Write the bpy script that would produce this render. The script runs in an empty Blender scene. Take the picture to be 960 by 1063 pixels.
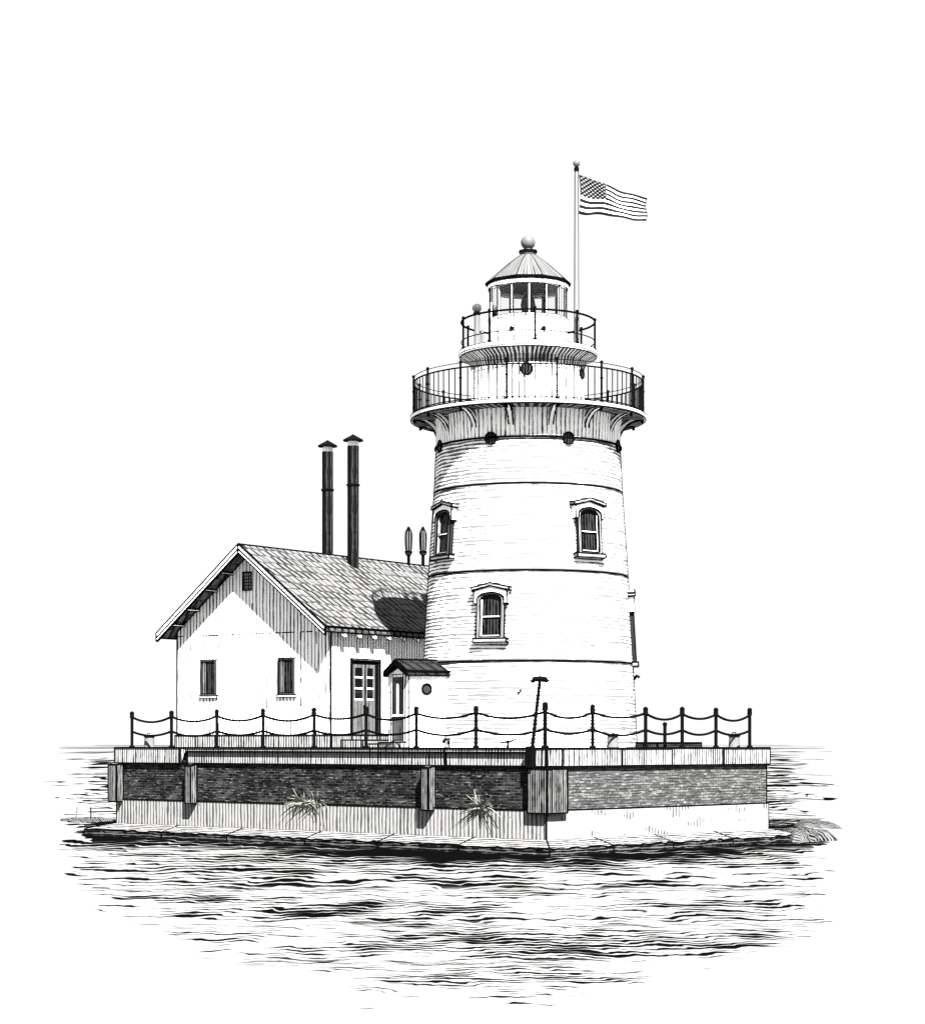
import bpy, bmesh, math, random
from mathutils import Vector, Matrix
random.seed(7)
R = math.radians
SC = bpy.context.scene
COL = SC.collection

# ------------------------------------------------------------------ camera, sky, sun, exposure
F = 2200.0            # focal length in pixels of the 960 px wide picture
EYE = 2.9             # eye height above the stone ledge
HOR = 773.0           # horizon row
cam_d = bpy.data.cameras.new('camera'); cam = bpy.data.objects.new('camera', cam_d); COL.objects.link(cam)
cam.location = (0, 0, EYE); cam.rotation_euler = (R(90), 0, 0)
cam_d.sensor_fit = 'HORIZONTAL'; cam_d.sensor_width = 36.0
# the picture is taller than wide: fit by width explicitly
cam_d.lens = 36.0 * F / 960.0
cam_d.shift_x = 0.0
cam_d.shift_y = (HOR - 531.5) / 1063.0 * (1063.0 / 960.0)
cam_d.clip_start = 0.5; cam_d.clip_end = 60000
SC.camera = cam

SUN_AZ, SUN_EL = R(15), R(47)          # azimuth to the right of the line from the tower to the camera
sdir = Vector((math.sin(SUN_AZ) * math.cos(SUN_EL), -math.cos(SUN_AZ) * math.cos(SUN_EL), math.sin(SUN_EL)))
w = bpy.data.worlds.new('World'); SC.world = w; w.use_nodes = True
wn = w.node_tree
bg = wn.nodes['Background']
sky = wn.nodes.new('ShaderNodeTexSky'); sky.sky_type = 'NISHITA'; sky.sun_disc = False
sky.sun_elevation = SUN_EL; sky.sun_rotation = math.pi - SUN_AZ
sky.air_density = 1.0; sky.dust_density = 0.6
bw = wn.nodes.new('ShaderNodeRGBToBW')
# thin white overcast: the sky never falls below an even cloud brightness
mx_ = wn.nodes.new('ShaderNodeMath'); mx_.operation = 'MAXIMUM'; mx_.inputs[1].default_value = 2.05
wn.links.new(sky.outputs[0], bw.inputs[0]); wn.links.new(bw.outputs[0], mx_.inputs[0]); mn_ = wn.nodes.new('ShaderNodeMath'); mn_.operation = 'MINIMUM'; mn_.inputs[1].default_value = 2.2
wn.links.new(mx_.outputs[0], mn_.inputs[0]); wn.links.new(mn_.outputs[0], bg.inputs[0])
bg.inputs[1].default_value = 0.053
sl = bpy.data.lights.new('sun', 'SUN'); sl.energy = 5.0; sl.angle = R(0.5); sl.color = (1.0, 0.99, 0.97)
so = bpy.data.objects.new('sun', sl); COL.objects.link(so)
so.rotation_euler = (-sdir).to_track_quat('-Z', 'Y').to_euler(); so.location = (0, 0, 60)
vs = SC.view_settings
vs.view_transform = 'Standard'; vs.look = 'None'; vs.gamma = 1.0; vs.use_curve_mapping = False
vs.exposure = 3.2
SC.render.engine = 'CYCLES'
SC.cycles.use_denoising = False
SC.cycles.max_bounces = 6; SC.cycles.transparent_max_bounces = 12
SC.cycles.filter_width = 1.4
SC.cycles.sample_clamp_indirect = 4.0
SC.cycles.caustics_reflective = False

# ------------------------------------------------------------------ material helpers
class S:
    """a socket with arithmetic"""
    def __init__(s, nt, sock): s.nt = nt; s.k = sock
    def _m(s, op, *a):
        n = s.nt.nodes.new('ShaderNodeMath'); n.operation = op
        for i, v in enumerate((s,) + a):
            if isinstance(v, S): s.nt.links.new(v.k, n.inputs[i])
            else: n.inputs[i].default_value = v
        return S(s.nt, n.outputs[0])
    def __add__(s, o): return s._m('ADD', o)
    __radd__ = __add__
    def __mul__(s, o): return s._m('MULTIPLY', o)
    __rmul__ = __mul__
    def __sub__(s, o): return s._m('SUBTRACT', o)
    def __rsub__(s, o): return (s * -1.0) + o
    def __truediv__(s, o): return s._m('DIVIDE', o)
    def f(s, op, *a): return s._m(op, *a)
    def step(s, a, b):
        n = s.nt.nodes.new('ShaderNodeMapRange'); n.interpolation_type = 'SMOOTHSTEP'
        s.nt.links.new(s.k, n.inputs[0])
        for i, v in ((1, a), (2, b)):
            if isinstance(v, S): s.nt.links.new(v.k, n.inputs[i])
            else: n.inputs[i].default_value = v
        n.inputs[3].default_value = 0; n.inputs[4].default_value = 1
        return S(s.nt, n.outputs[0])

def new_mat(name):
    m = bpy.data.materials.new(name); m.use_nodes = True
    nt = m.node_tree; b = nt.nodes['Principled BSDF']
    return m, nt, b

def coords(nt):
    tc = nt.nodes.new('ShaderNodeTexCoord'); sp = nt.nodes.new('ShaderNodeSeparateXYZ')
    nt.links.new(tc.outputs['Object'], sp.inputs[0])
    return S(nt, sp.outputs[0]), S(nt, sp.outputs[1]), S(nt, sp.outputs[2])

def vec(nt, x, y, z):
    c = nt.nodes.new('ShaderNodeCombineXYZ')
    for i, v in enumerate((x, y, z)):
        if isinstance(v, S): nt.links.new(v.k, c.inputs[i])
        else: c.inputs[i].default_value = v
    return c.outputs[0]

def noise(nt, x, y, z, detail=2.0, rough=0.5):
    n = nt.nodes.new('ShaderNodeTexNoise'); nt.links.new(vec(nt, x, y, z), n.inputs['Vector'])
    n.inputs['Scale'].default_value = 1.0; n.inputs['Detail'].default_value = detail
    n.inputs['Roughness'].default_value = rough
    return S(nt, n.outputs[0])

def white(nt, x):
    n = nt.nodes.new('ShaderNodeTexWhiteNoise'); n.noise_dimensions = '1D'
    nt.links.new(x.k, n.inputs['W'])
    return S(nt, n.outputs[0])

def gray(nt, v):
    return vec(nt, v, v, v)

def setc(nt, b, v, rough=0.8):
    nt.links.new(gray(nt, v), b.inputs['Base Color'])
    b.inputs['Roughness'].default_value = rough
    b.inputs['Specular IOR Level'].default_value = 0.04

def flat(name, v, rough=0.7, var=0.25, sc=3.0, spec=0.1):
    m, nt, b = new_mat(name); x, y, z = coords(nt)
    n = noise(nt, x * sc, y * sc, z * sc, 4)
    setc(nt, b, (n - 0.5) * (2 * var * v) + v, rough)
    b.inputs['Specular IOR Level'].default_value = spec
    return m

def line_set(nt, t, al, period, frac, wob, brk, seed=0.0, across=None):
    """1 on a line, 0 between; t runs across the lines and al along them"""
    k = 1.0 / period
    nz = noise(nt, t * (0.35 * k), al * 1.1, seed, 2)
    tt = t * k + (nz - 0.5) * wob
    cell = tt.f('FLOOR'); fr = tt - cell
    d = (fr - 0.5).f('ABSOLUTE') * 2.0            # 0 in the middle of a line, 1 between
    rnd = white(nt, cell + seed)
    br = noise(nt, cell * 3.7, al * 1.6 + rnd * 20.0, seed + 5.0, 3, 0.65)
    wd = (rnd * 0.7 + 0.65) * frac * ((br - 0.5) * (4.2 * brk) + 1.0)
    return 1.0 - d.step(wd - 0.12, wd + 0.12)

def hatch(name, mode, period, frac, line, base=0.8, wob=0.5, brk=0.6, stain=0.0, seed=0.0, spec=0.0, rough=0.8, xmask=False):
    m, nt, b = new_mat(name); x, y, z = coords(nt)
    if mode == 'z': t, al = z, x.f('ARCTAN2', y) * 3.0
    elif mode == 'zx': t, al = z, x + y
    elif mode == 'xy': t, al = x + y * 1.013, z
    elif mode == 'ang': t, al = x.f('ARCTAN2', y) * 3.0, z
    elif mode == 'x': t, al = x, z
    elif mode == 'y': t, al = y, z
    L = line_set(nt, t, al, period, frac, wob, brk, seed)
    if xmask: L = L * (1.0 - x.step(0.035, 0.045) * (1.0 - noise(nt, y * 0.9, z * 2.6, 2.0, 3).step(0.52, 0.62)))      # right-hand face painted as the lit side, shade hatching kept on the left
    v = base - L * (base - line)
    if stain:
        st = noise(nt, x * 1.3, y * 1.3, z * 0.5 + seed, 5, 0.6).step(0.5, 0.75)
        v = v * (1.0 - st * stain)
    if spec:
        sp = noise(nt, x * 5.0, y * 5.0, z * 5.0 + seed, 2, 0.5).step(0.74, 0.765)
        v = v * (1.0 - sp * spec)
    setc(nt, b, v, rough)
    return m

INK = flat('black_seam', 0.0012, 0.9, 0.3, spec=0)
IRON = flat('black_iron', 0.0014, 0.9, 0.9, 8.0, spec=0.01)
WHITE = flat('white_paint', 0.80, 0.7, 0.04)
SOFFIT = hatch('soffit_shade_hatch', 'ang', 0.2, 0.6, 0.006, base=0.16, wob=0.5, brk=0.6, seed=31.0)  # dark hatching painted in for the shade under the galleries
FRAME = hatch('window_frame_paint', 'x', 0.06, 0.42, 0.006, base=0.12, wob=0.3, brk=0.8, seed=21.0)
HOODM = hatch('hood_paint', 'zx', 0.06, 0.30, 0.02, base=0.14, wob=0.3, brk=1.0, seed=22.0)
WHITE_TRIM = hatch('white_trim', 'zx', 0.09, 0.22, 0.14, wob=0.3, brk=0.9)
TOWER = hatch('tower_plates', 'z', 0.112, 0.52, 0.08, base=0.82, wob=0.9, brk=0.75, seed=1.0, spec=0.6)
COVE = hatch('cove_plates', 'ang', 0.15, 0.26, 0.07, base=0.9, wob=0.5, brk=1.0, seed=2.0)
LANT = hatch('lantern_plates', 'ang', 0.30, 0.34, 0.06, base=0.82, wob=0.3, brk=0.55, seed=3.0)
BOARD = hatch('weathered_boards', 'xy', 0.15, 0.31, 0.058, base=0.8, wob=0.35, brk=0.45, seed=4.0, spec=0.3)
FOUND = hatch('foundation_concrete', 'xy', 0.11, 0.46, 0.008, base=0.15, wob=0.5, brk=0.6, seed=5.0)
CONC = hatch('plinth_concrete', 'xy', 0.155, 0.38, 0.030, base=0.15, wob=0.7, brk=0.55, seed=6.0, spec=0.8, xmask=True)
COPE = hatch('coping_concrete', 'xy', 0.12, 0.36, 0.012, base=0.17, wob=0.8, brk=1.0, seed=7.0, stain=0.6)
SLABTOP = hatch('ledge_concrete', 'zx', 0.045, 0.36, 0.010, base=0.10, wob=1.0, brk=1.0, seed=8.0, stain=0.5)
TIMBER = hatch('weathered_timber', 'xy', 0.085, 0.52, 0.003, base=0.09, wob=0.5, brk=0.8, seed=9.0, stain=0.5)
DOORM = hatch('grey_door', 'xy', 0.075, 0.50, 0.005, base=0.085, wob=0.4, brk=0.6, seed=10.0)
STACK = hatch('stack_metal', 'ang', 2.6, 0.75, 0.0006, base=0.012, wob=0.4, brk=0.7, seed=11.0, rough=0.6)
PANE = hatch('dark_window_glass', 'x', 0.11, 0.66, 0.001, base=0.013, wob=0.5, brk=1.0, seed=12.0, rough=0.3)
METALR = hatch('roof_metal', 'ang', 0.24, 0.40, 0.022, base=0.068, wob=0.5, brk=0.9, seed=13.0, rough=0.6)
PALE = flat('weathered_white', 0.07, 0.8, 0.3, 6.0)
STACKD = hatch('tarred_timber', 'zx', 0.05, 0.6, 0.001, base=0.02, wob=0.5, brk=0.8, seed=23.0)
BALLM = flat('grey_metal', 0.06, 0.4, 0.1)
ROCK = hatch('rock', 'xy', 0.15, 0.5, 0.0015, base=0.06, wob=0.4, brk=1.0, seed=14.0, stain=0.6)

def shingle_mat(name, lo, hi, seed):
    m, nt, b = new_mat(name); x, y, z = coords(nt)
    wv = noise(nt, x * 1.5, y * 1.5, z * 1.5 + seed, 2)
    row = z * (1 / 0.24) + (wv - 0.5) * 0.7
    rc = row.f('FLOOR'); rf = row - rc
    off = white(nt, rc + seed)
    col = y * (1 / 0.36) + off * 3.0 + (rf * 0.35)
    cc = col.f('FLOOR'); cf = col - cc
    rnd = white(nt, cc * 7.13 + rc * 31.7)
    rnd2 = white(nt, cc * 3.31 + rc * 17.9 + 4.0)
    side = 1.0 - cf.step(rnd * 0.35 + 0.02, rnd * 0.35 + 0.24)
    butt = 1.0 - rf.step(rnd2 * 0.25 - 0.05, rnd2 * 0.25 + 0.2)
    fine = noise(nt, (y + z * 0.3) * 16.0, z * 1.8, x * 0.5 + seed, 3, 0.6).step(0.52, 0.62)
    big = noise(nt, y * 0.6, z * 0.9, seed, 3).step(0.35, 0.7)
    ink = (side.f('MAXIMUM', butt * 0.7)).f('MAXIMUM', fine * (big * 0.5 + 0.35))
    v = hi - ink * (hi - lo)
    setc(nt, b, v, 0.9)
    return m
SHING = shingle_mat('wood_shingles', 0.003, 0.072, 1.0)
SHING_DK = shingle_mat('dark_shingles', 0.001, 0.010, 4.0)

def brick_mat():
    m, nt, b = new_mat('old_brick'); x, y, z = coords(nt)
    n = nt.nodes.new('ShaderNodeTexBrick')
    wob = noise(nt, x * 2.0, y * 2.0, z * 6.0, 2)
    nt.links.new(vec(nt, x + y * 1.01, z + (wob - 0.5) * 0.03, 0.0), n.inputs['Vector'])
    n.inputs['Scale'].default_value = 1.0
    n.inputs['Brick Width'].default_value = 0.27; n.inputs['Row Height'].default_value = 0.088
    n.inputs['Mortar Size'].default_value = 0.011; n.inputs['Mortar Smooth'].default_value = 0.3
    n.inputs['Bias'].default_value = -0.25
    n.inputs['Color1'].default_value = (0.0015, 0.0015, 0.0015, 1)
    n.inputs['Color2'].default_value = (0.032, 0.032, 0.032, 1)
    n.inputs['Mortar'].default_value = (0.030, 0.030, 0.030, 1)
    c = S(nt, nt.nodes.new('ShaderNodeRGBToBW').outputs[0]); nt.links.new(n.outputs[0], c.k.node.inputs[0])
    big = noise(nt, (x + y) * 0.9, z * 1.6, 0.0, 4, 0.6).step(0.36, 0.62)       # patches where the pointing has washed out
    fine = noise(nt, (x + y) * 2.0, z * 28.0, 0.0, 3, 0.7).step(0.48, 0.56)
    lime = noise(nt, (x + y) * 5.0, z * 9.0, 3.0, 3, 0.6).step(0.655, 0.70)      # lime bloom
    fleck = noise(nt, (x + y) * 3.2, z * 16.0, 9.0, 3, 0.7).step(0.585, 0.64)     # pale scuffs along the courses
    grain = noise(nt, (x + y) * 1.2, z * 34.0, 5.0, 2, 0.6).step(0.46, 0.54)
    c0 = c.f('MINIMUM', 0.026)
    right = x.step(-0.03, -0.01)                                                   # right-hand face painted paler, as the side turned to the sun
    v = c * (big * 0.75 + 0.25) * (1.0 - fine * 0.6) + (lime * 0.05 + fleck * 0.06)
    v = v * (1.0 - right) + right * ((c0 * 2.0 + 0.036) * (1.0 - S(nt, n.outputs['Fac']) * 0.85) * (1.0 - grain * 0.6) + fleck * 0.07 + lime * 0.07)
    setc(nt, b, v, 0.9)
    return m
BRICK = brick_mat()

def glass_mat():
    m = bpy.data.materials.new('lantern_glass'); m.use_nodes = True; nt = m.node_tree
    nt.nodes.clear(); o = nt.nodes.new('ShaderNodeOutputMaterial')
    t = nt.nodes.new('ShaderNodeBsdfTransparent'); g = nt.nodes.new('ShaderNodeBsdfGlossy'); g.inputs['Roughness'].default_value = 0.03
    t.inputs[0].default_value = (0.93, 0.93, 0.93, 1)
    fr = nt.nodes.new('ShaderNodeFresnel'); fr.inputs[0].default_value = 1.3
    mx = nt.nodes.new('ShaderNodeMixShader')
    nt.links.new(fr.outputs[0], mx.inputs[0]); nt.links.new(t.outputs[0], mx.inputs[1]); nt.links.new(g.outputs[0], mx.inputs[2])
    nt.links.new(mx.outputs[0], o.inputs[0])
    return m
GLASS = glass_mat()

# ------------------------------------------------------------------ mesh helpers
class MB:
    def __init__(s): s.v = []; s.f = []; s.m = []; s.M = Matrix.Identity(4); s.uv = None
    def add(s, vs, fs, mi=0):
        k = len(s.v); s.v += [s.M @ Vector(p) for p in vs]
        for f in fs: s.f.append([k + i for i in f]); s.m.append(mi)
        return s
    def box(s, x0, x1, y0, y1, z0, z1, mi=0):
        vs = [(x, y, z) for z in (z0, z1) for y in (y0, y1) for x in (x0, x1)]
        return s.add(vs, [(0, 2, 3, 1), (4, 5, 7, 6), (0, 1, 5, 4), (1, 3, 7, 5), (3, 2, 6, 7), (2, 0, 4, 6)], mi)
    def prism(s, poly, y0, y1, mi=0, plane='xz'):
        """poly counter-clockwise; plane xz: extruded along y; plane xy: along z; plane yz: along x"""
        n = len(poly)
        mp = {'xz': lambda a, b, c: (a, c, b), 'xy': lambda a, b, c: (a, b, c), 'yz': lambda a, b, c: (c, a, b)}[plane]
        vs = [mp(a, b, y0) for a, b in poly] + [mp(a, b, y1) for a, b in poly]
        fs = [tuple(range(n)), tuple(range(2 * n - 1, n - 1, -1))] + [(i, i + n, (i + 1) % n + n, (i + 1) % n) for i in range(n)]
        return s.add(vs, fs, mi)
    def lathe(s, prof, n=48, mi=0, a0=0.0, cap=True):
        vs = []; fs = []
        for r, z in prof:
            for i in range(n):
                a = a0 + 2 * math.pi * i / n
                vs.append((r * math.cos(a), r * math.sin(a), z))
        for j in range(len(prof) - 1):
            for i in range(n):
                k = (i + 1) % n
                fs.append((j * n + i, j * n + k, (j + 1) * n + k, (j + 1) * n + i))
        if cap:
            if prof[0][0] > 1e-4: fs.append(tuple(range(n - 1, -1, -1)))
            if prof[-1][0] > 1e-4: fs.append(tuple((len(prof) - 1) * n + i for i in range(n)))
        return s.add(vs, fs, mi)
    def tube(s, pts, rad, n=8, mi=0, closed=False):
        pts = [Vector(p) for p in pts]; N = len(pts)
        if not hasattr(rad, '__len__'): rad = [rad] * N
        vs = []; up = None
        for i, p in enumerate(pts):
            a = pts[(i - 1) % N] if closed or i > 0 else p
            c = pts[(i + 1) % N] if closed or i < N - 1 else p
            d = (c - a).normalized()
            if up is None: up = Vector((0, 0, 1)) if abs(d.z) < 0.9 else Vector((0, 1, 0))
            e1 = d.cross(up).normalized(); e2 = e1.cross(d).normalized(); up = e2
            for k in range(n):
                t = 2 * math.pi * k / n
                vs.append(p + (e1 * math.cos(t) + e2 * math.sin(t)) * rad[i])
        fs = []
        for i in range(N if closed else N - 1):
            j = (i + 1) % N
            for k in range(n):
                l = (k + 1) % n
                fs.append((i * n + k, i * n + l, j * n + l, j * n + k))
        if not closed: fs += [tuple(range(n - 1, -1, -1)), tuple((N - 1) * n + k for k in range(n))]
        return s.add(vs, fs, mi)
    def ball(s, c, r, mi=0, n=20, sq=1.0):
        M0 = s.M; s.M = M0 @ Matrix.Translation(c)
        prof = [(max(1e-4, r * math.sin(math.pi * i / 12)), -r * sq * math.cos(math.pi * i / 12)) for i in range(13)]
        s.lathe(prof, n, mi, cap=False); s.M = M0
        return s
    def build(s, name, mats, parent=None, ink=0.0, thr=35, smooth=True, loc=None, rot=None):
        if not isinstance(mats, (list, tuple)): mats = [mats]
        mats = list(mats)
        me = bpy.data.meshes.new(name)
        bm = bmesh.new()
        bv = [bm.verts.new(p) for p in s.v]
        for f, mi in zip(s.f, s.m):
            try: bf = bm.faces.new([bv[i] for i in f])
            except ValueError: continue
            bf.material_index = mi
        bmesh.ops.remove_doubles(bm, verts=bm.verts[:], dist=1e-5)
        bmesh.ops.recalc_face_normals(bm, faces=bm.faces[:])
        bm.normal_update()
        if ink:
            # ink outline: dark bead added along every hard edge
            ink *= 1.75; ii = len(mats); mats.append(INK); todo = []
            for e in bm.edges:
                if len(e.link_faces) == 2 and e.calc_length() > 0.04:
                    if e.calc_face_angle(0) > R(thr): todo.append((e.verts[0].co.copy(), e.verts[1].co.copy(), (e.link_faces[0].normal + e.link_faces[1].normal)))
            for p, q, nn in todo:
                d = (q - p).normalized(); nn = nn.normalized() if nn.length > 1e-3 else Vector((0, 0, 1))
                b2 = d.cross(nn).normalized(); hw = ink * random.uniform(0.75, 1.2)
                c0 = [bm.verts.new(p + o) for o in (nn * hw, b2 * hw, -nn * hw, -b2 * hw)]
                c1 = [bm.verts.new(q + o) for o in (nn * hw, b2 * hw, -nn * hw, -b2 * hw)]
                for i in range(4):
                    j = (i + 1) % 4
                    fc = bm.faces.new((c0[i], c0[j], c1[j], c1[i])); fc.material_index = ii
        bm.to_mesh(me); bm.free()
        for m in mats: me.materials.append(m)
        if smooth:
            me.polygons.foreach_set('use_smooth', [True] * len(me.polygons)); me.set_sharp_from_angle(angle=R(34))
        o = bpy.data.objects.new(name, me); COL.objects.link(o)
        if parent: o.parent = parent
        if loc: o.location = loc
        if rot: o.rotation_euler = rot
        return o

def tag(o, label=None, cat=None, group=None, kind=None):
    if label: o['label'] = label
    if cat: o['category'] = cat
    if group: o['group'] = group
    if kind: o['kind'] = kind
    return o
def thing(name, label, cat, loc=(0, 0, 0), rz=0.0, group=None):
    o = bpy.data.objects.new(name, None); COL.objects.link(o)
    o.location = loc; o.rotation_euler = (0, 0, rz)
    return tag(o, label, cat, group)
def kids(o): return [c for c in bpy.data.objects if c.parent == o]
def copy_tree(o, parent=None):
    c = o.copy(); COL.objects.link(c); c.parent = parent
    for ch in kids(o): copy_tree(ch, c)
    return c
def zat(y, Z): return EYE + (HOR - y) / F * Z

# ------------------------------------------------------------------ water
def water():
    m = bpy.data.materials.new('rippled_water'); m.use_nodes = True; nt = m.node_tree
    nt.nodes.clear(); out = nt.nodes.new('ShaderNodeOutputMaterial')
    x, y, z = coords(nt)
    # ripple strokes fade out beyond a wedge widening from the viewpoint
    edge = noise(nt, x * 0.55, y * 0.25, 0.0, 3, 0.6) - 0.5
    near = (y - 19.8 - (x - 0.3) * (x - 0.3) * 0.25 + edge * 9.0).step(-1.0, 10.0).f('MAXIMUM', y.step(52.0, 64.0))
    hw = 0.175 - (x / y + 0.009).f('ABSOLUTE') + (noise(nt, x * 0.5, y * 0.12, 7.0, 3, 0.7) - 0.5) * 0.03
    side = hw.step(-0.006, 0.006)
    mask = near * side
    # wavelets: dark wave faces painted as broken strokes in clusters, longer ones on the open water
    ratio = x.f('ABSOLUTE') / y
    # denser strokes painted in for the dark reflection of the platform's outer faces
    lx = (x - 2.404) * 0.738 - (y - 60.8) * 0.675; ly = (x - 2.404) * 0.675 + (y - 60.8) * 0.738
    refl_band = (1.0 - (0.0 - ly).f('MAXIMUM', lx).step(1.0, 7.5)) * 0.75
    total = None
    zones = ((20, 25, .22), (25, 30.5, .30), (30.5, 37, .36), (37, 46, .42), (46, 64, .54), (64, 90, .40), (90, 140, .38), (140, 240, .38), (240, 520, .36), (520, 1500, .34), (1500, 9000, .45))
    for i, (y0, y1, off) in enumerate(zones):
        ym = (y0 * y1) ** .5; p = (2.7 if y1 < 70 else 2.3) * ym * ym / 6930.0; ln = (.0105 if y1 < 70 else .009) * ym; sd = 3.7 * i
        warp = noise(nt, x * (0.42 / ln), y * (0.14 / p), sd, 3, 0.55)
        t = y * (1.0 / p) + (warp - 0.5) * 4.6
        cell = t.f('FLOOR'); fr = t - cell
        rnd = white(nt, cell + sd)
        br = noise(nt, x * (0.36 / ln) + rnd * 37.0, cell * 0.9, sd + 2.0, 2, 0.6)
        cl = noise(nt, x * (0.10 / ln), y * (0.10 / p), sd + 4.0, 3, 0.6)
        wd = (cl - 0.5) * (2.6 if y1 < 70 else 1.0) + (br - 0.5) * (3.4 if y1 < 70 else 2.6) + off + (refl_band if 30 < y1 < 100 else 0.0) - (ratio * ratio * 14.0 if y1 < 70 else 0.0) - (1.0 - near * (hw + (rnd - 0.5) * 0.022).step(-0.003, 0.003)) * 2.2
        d = (fr - 0.5).f('ABSOLUTE') * 2.0
        L = 1.0 - d.step(wd - 0.18, wd + 0.18)
        if i > 0: L = L * y.step(y0 * .97, y0 * 1.03)
        if i < len(zones) - 1: L = L * (1.0 - y.step(y1 * .97, y1 * 1.03))
        total = L if total is None else total + L
    ink = total.f('MINIMUM', 1.0)
    hgt = noise(nt, x * 0.8, y * 0.45, 0.0, 3, 0.55)
    d = nt.nodes.new('ShaderNodeBsdfDiffuse'); d.inputs[0].default_value = (0.0008, 0.0008, 0.0008, 1)
    g = nt.nodes.new('ShaderNodeBsdfGlossy'); g.inputs[0].default_value = (0.97, 0.97, 0.97, 1); g.inputs['Roughness'].default_value = 0.12
    bp2 = nt.nodes.new('ShaderNodeBump'); bp2.inputs['Distance'].default_value = 0.25
    nt.links.new(hgt.k, bp2.inputs['Height']); nt.links.new((mask * .4 + .6).k, bp2.inputs['Strength'])
    nt.links.new(bp2.outputs[0], g.inputs['Normal'])
    mx = nt.nodes.new('ShaderNodeMixShader')
    pale_body = nt.nodes.new('ShaderNodeBsdfDiffuse'); pale_body.inputs[0].default_value = (0.105, 0.105, 0.105, 1)     # pale body colour put in for a white surface and upward fill light
    mx0 = nt.nodes.new('ShaderNodeMixShader'); mx0.inputs[0].default_value = 0.12
    nt.links.new(pale_body.outputs[0], mx0.inputs[1]); nt.links.new(g.outputs[0], mx0.inputs[2])
    nt.links.new(ink.k, mx.inputs[0]); nt.links.new(mx0.outputs[0], mx.inputs[1]); nt.links.new(d.outputs[0], mx.inputs[2])
    nt.links.new(mx.outputs[0], out.inputs[0])
    b = MB(); WZ = -0.25
    xs = [-20000, -2000, -200, 0, 200, 2000, 20000]; ys = [-60, 0, 40, 120, 500, 3000, 25000]
    vs = [(a, c, WZ) for c in ys for a in xs]; n = len(xs)
    b.add(vs, [(j * n + i, j * n + i + 1, (j + 1) * n + i + 1, (j + 1) * n + i) for j in range(len(ys) - 1) for i in range(n - 1)])
    o = b.build('water', m, smooth=False); tag(o, kind='structure')
water()

# ------------------------------------------------------------------ platform
TH_P = R(42.4); C0 = Vector((2.404, 60.8, 0.0)); PL, PR = 19.5, 11.1
def pw(x, y):
    """platform local to world"""
    return Vector((C0.x + x * math.cos(TH_P) + y * math.sin(TH_P), C0.y - x * math.sin(TH_P) + y * math.cos(TH_P)))
def on_left(px, y=0.0):
    """distance x along the left face for a picture column"""
    k = (px - 480.0) / F; lo, hi = -30.0, 5.0
    for _ in range(50):
        mid = (lo + hi) / 2; p = pw(mid, y)
        if p.x / p.y < k: lo = mid
        else: hi = mid
    return lo
def on_right(px, x=0.0):
    k = (px - 480.0) / F; lo, hi = -5.0, 30.0
    for _ in range(50):
        mid = (lo + hi) / 2; p = pw(x, mid)
        if p.x / p.y < k: lo = mid
        else: hi = mid
    return lo
DECK = 2.79
plat = thing('stone_platform', 'long brick and concrete island platform in the water carrying the lighthouse and house', 'platform', C0, -TH_P)
MB().box(-PL - .05, .05, -.05, PR + .05, 0.0, 1.0).build('plinth', CONC, plat, ink=0.016)
MB().box(-PL, 0, 0, PR, 1.0, 2.26).build('brick_wall', BRICK, plat, ink=0.016)
MB().box(-PL + .3, -.3, .3, PR - .3, 2.262, DECK - .006).build('deck', flat('deck_concrete', .12, .9, .25), plat)
def coping_piece(x0, x1, y0, y1, lip, seed=0):
    b = MB()
    if lip:      # recessed band under a projecting slab
        b.box(x0, x1, y0 + .01 if lip == 'front' else y0, y1, 2.262, 2.66)
        b.box(x0 - .002, x1 + .002, y0 - .045, y1, 2.664, DECK)
    else: b.box(x0, x1, y0, y1, 2.262, DECK)
    return b.build('coping', COPE, plat, ink=0.02)
nx = on_left(191)
coping_piece(-PL - .1, nx - .12, -.09, .45, None)
coping_piece(nx + .2, -3.9, -.05, .45, 'front'); coping_piece(-3.88, -.62, -.05, .45, 'front')
coping_piece(-.6, .09, -.1, .6, None)
ys = [.62, 3.4, 5.9, 8.6, PR + .09]
for a, c in zip(ys[:-1], ys[1:]): coping_piece(-.45, .07 + random.uniform(0, .025), a, c - .02, None)
coping_piece(-PL - .05, -.47, PR - .45, PR + .05, None)
coping_piece(-PL - .05, -PL + .45, .47, PR - .47, None)
# dark block filling the notch, standing in for the shaded gap
b = MB(); b.prism([(nx - .1, 2.27), (nx + .18, 2.27), (nx + .18, 2.6), (nx + .06, 2.62)], .02, .4); b.build('coping', STACKD, plat, ink=.02)
b = MB(); b.box(-PL + .6, -7.5, PR + .052, PR + 2.3, 0.0, DECK - .01); b.build('rear_extension', COPE, plat, ink=.016)
# pipe run under the slab lip
b = MB(); b.tube([(nx + .5, -.02, 2.63), (-1.0, -.02, 2.63)], .022, 6); b.build('pipe', IRON, plat)
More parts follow.
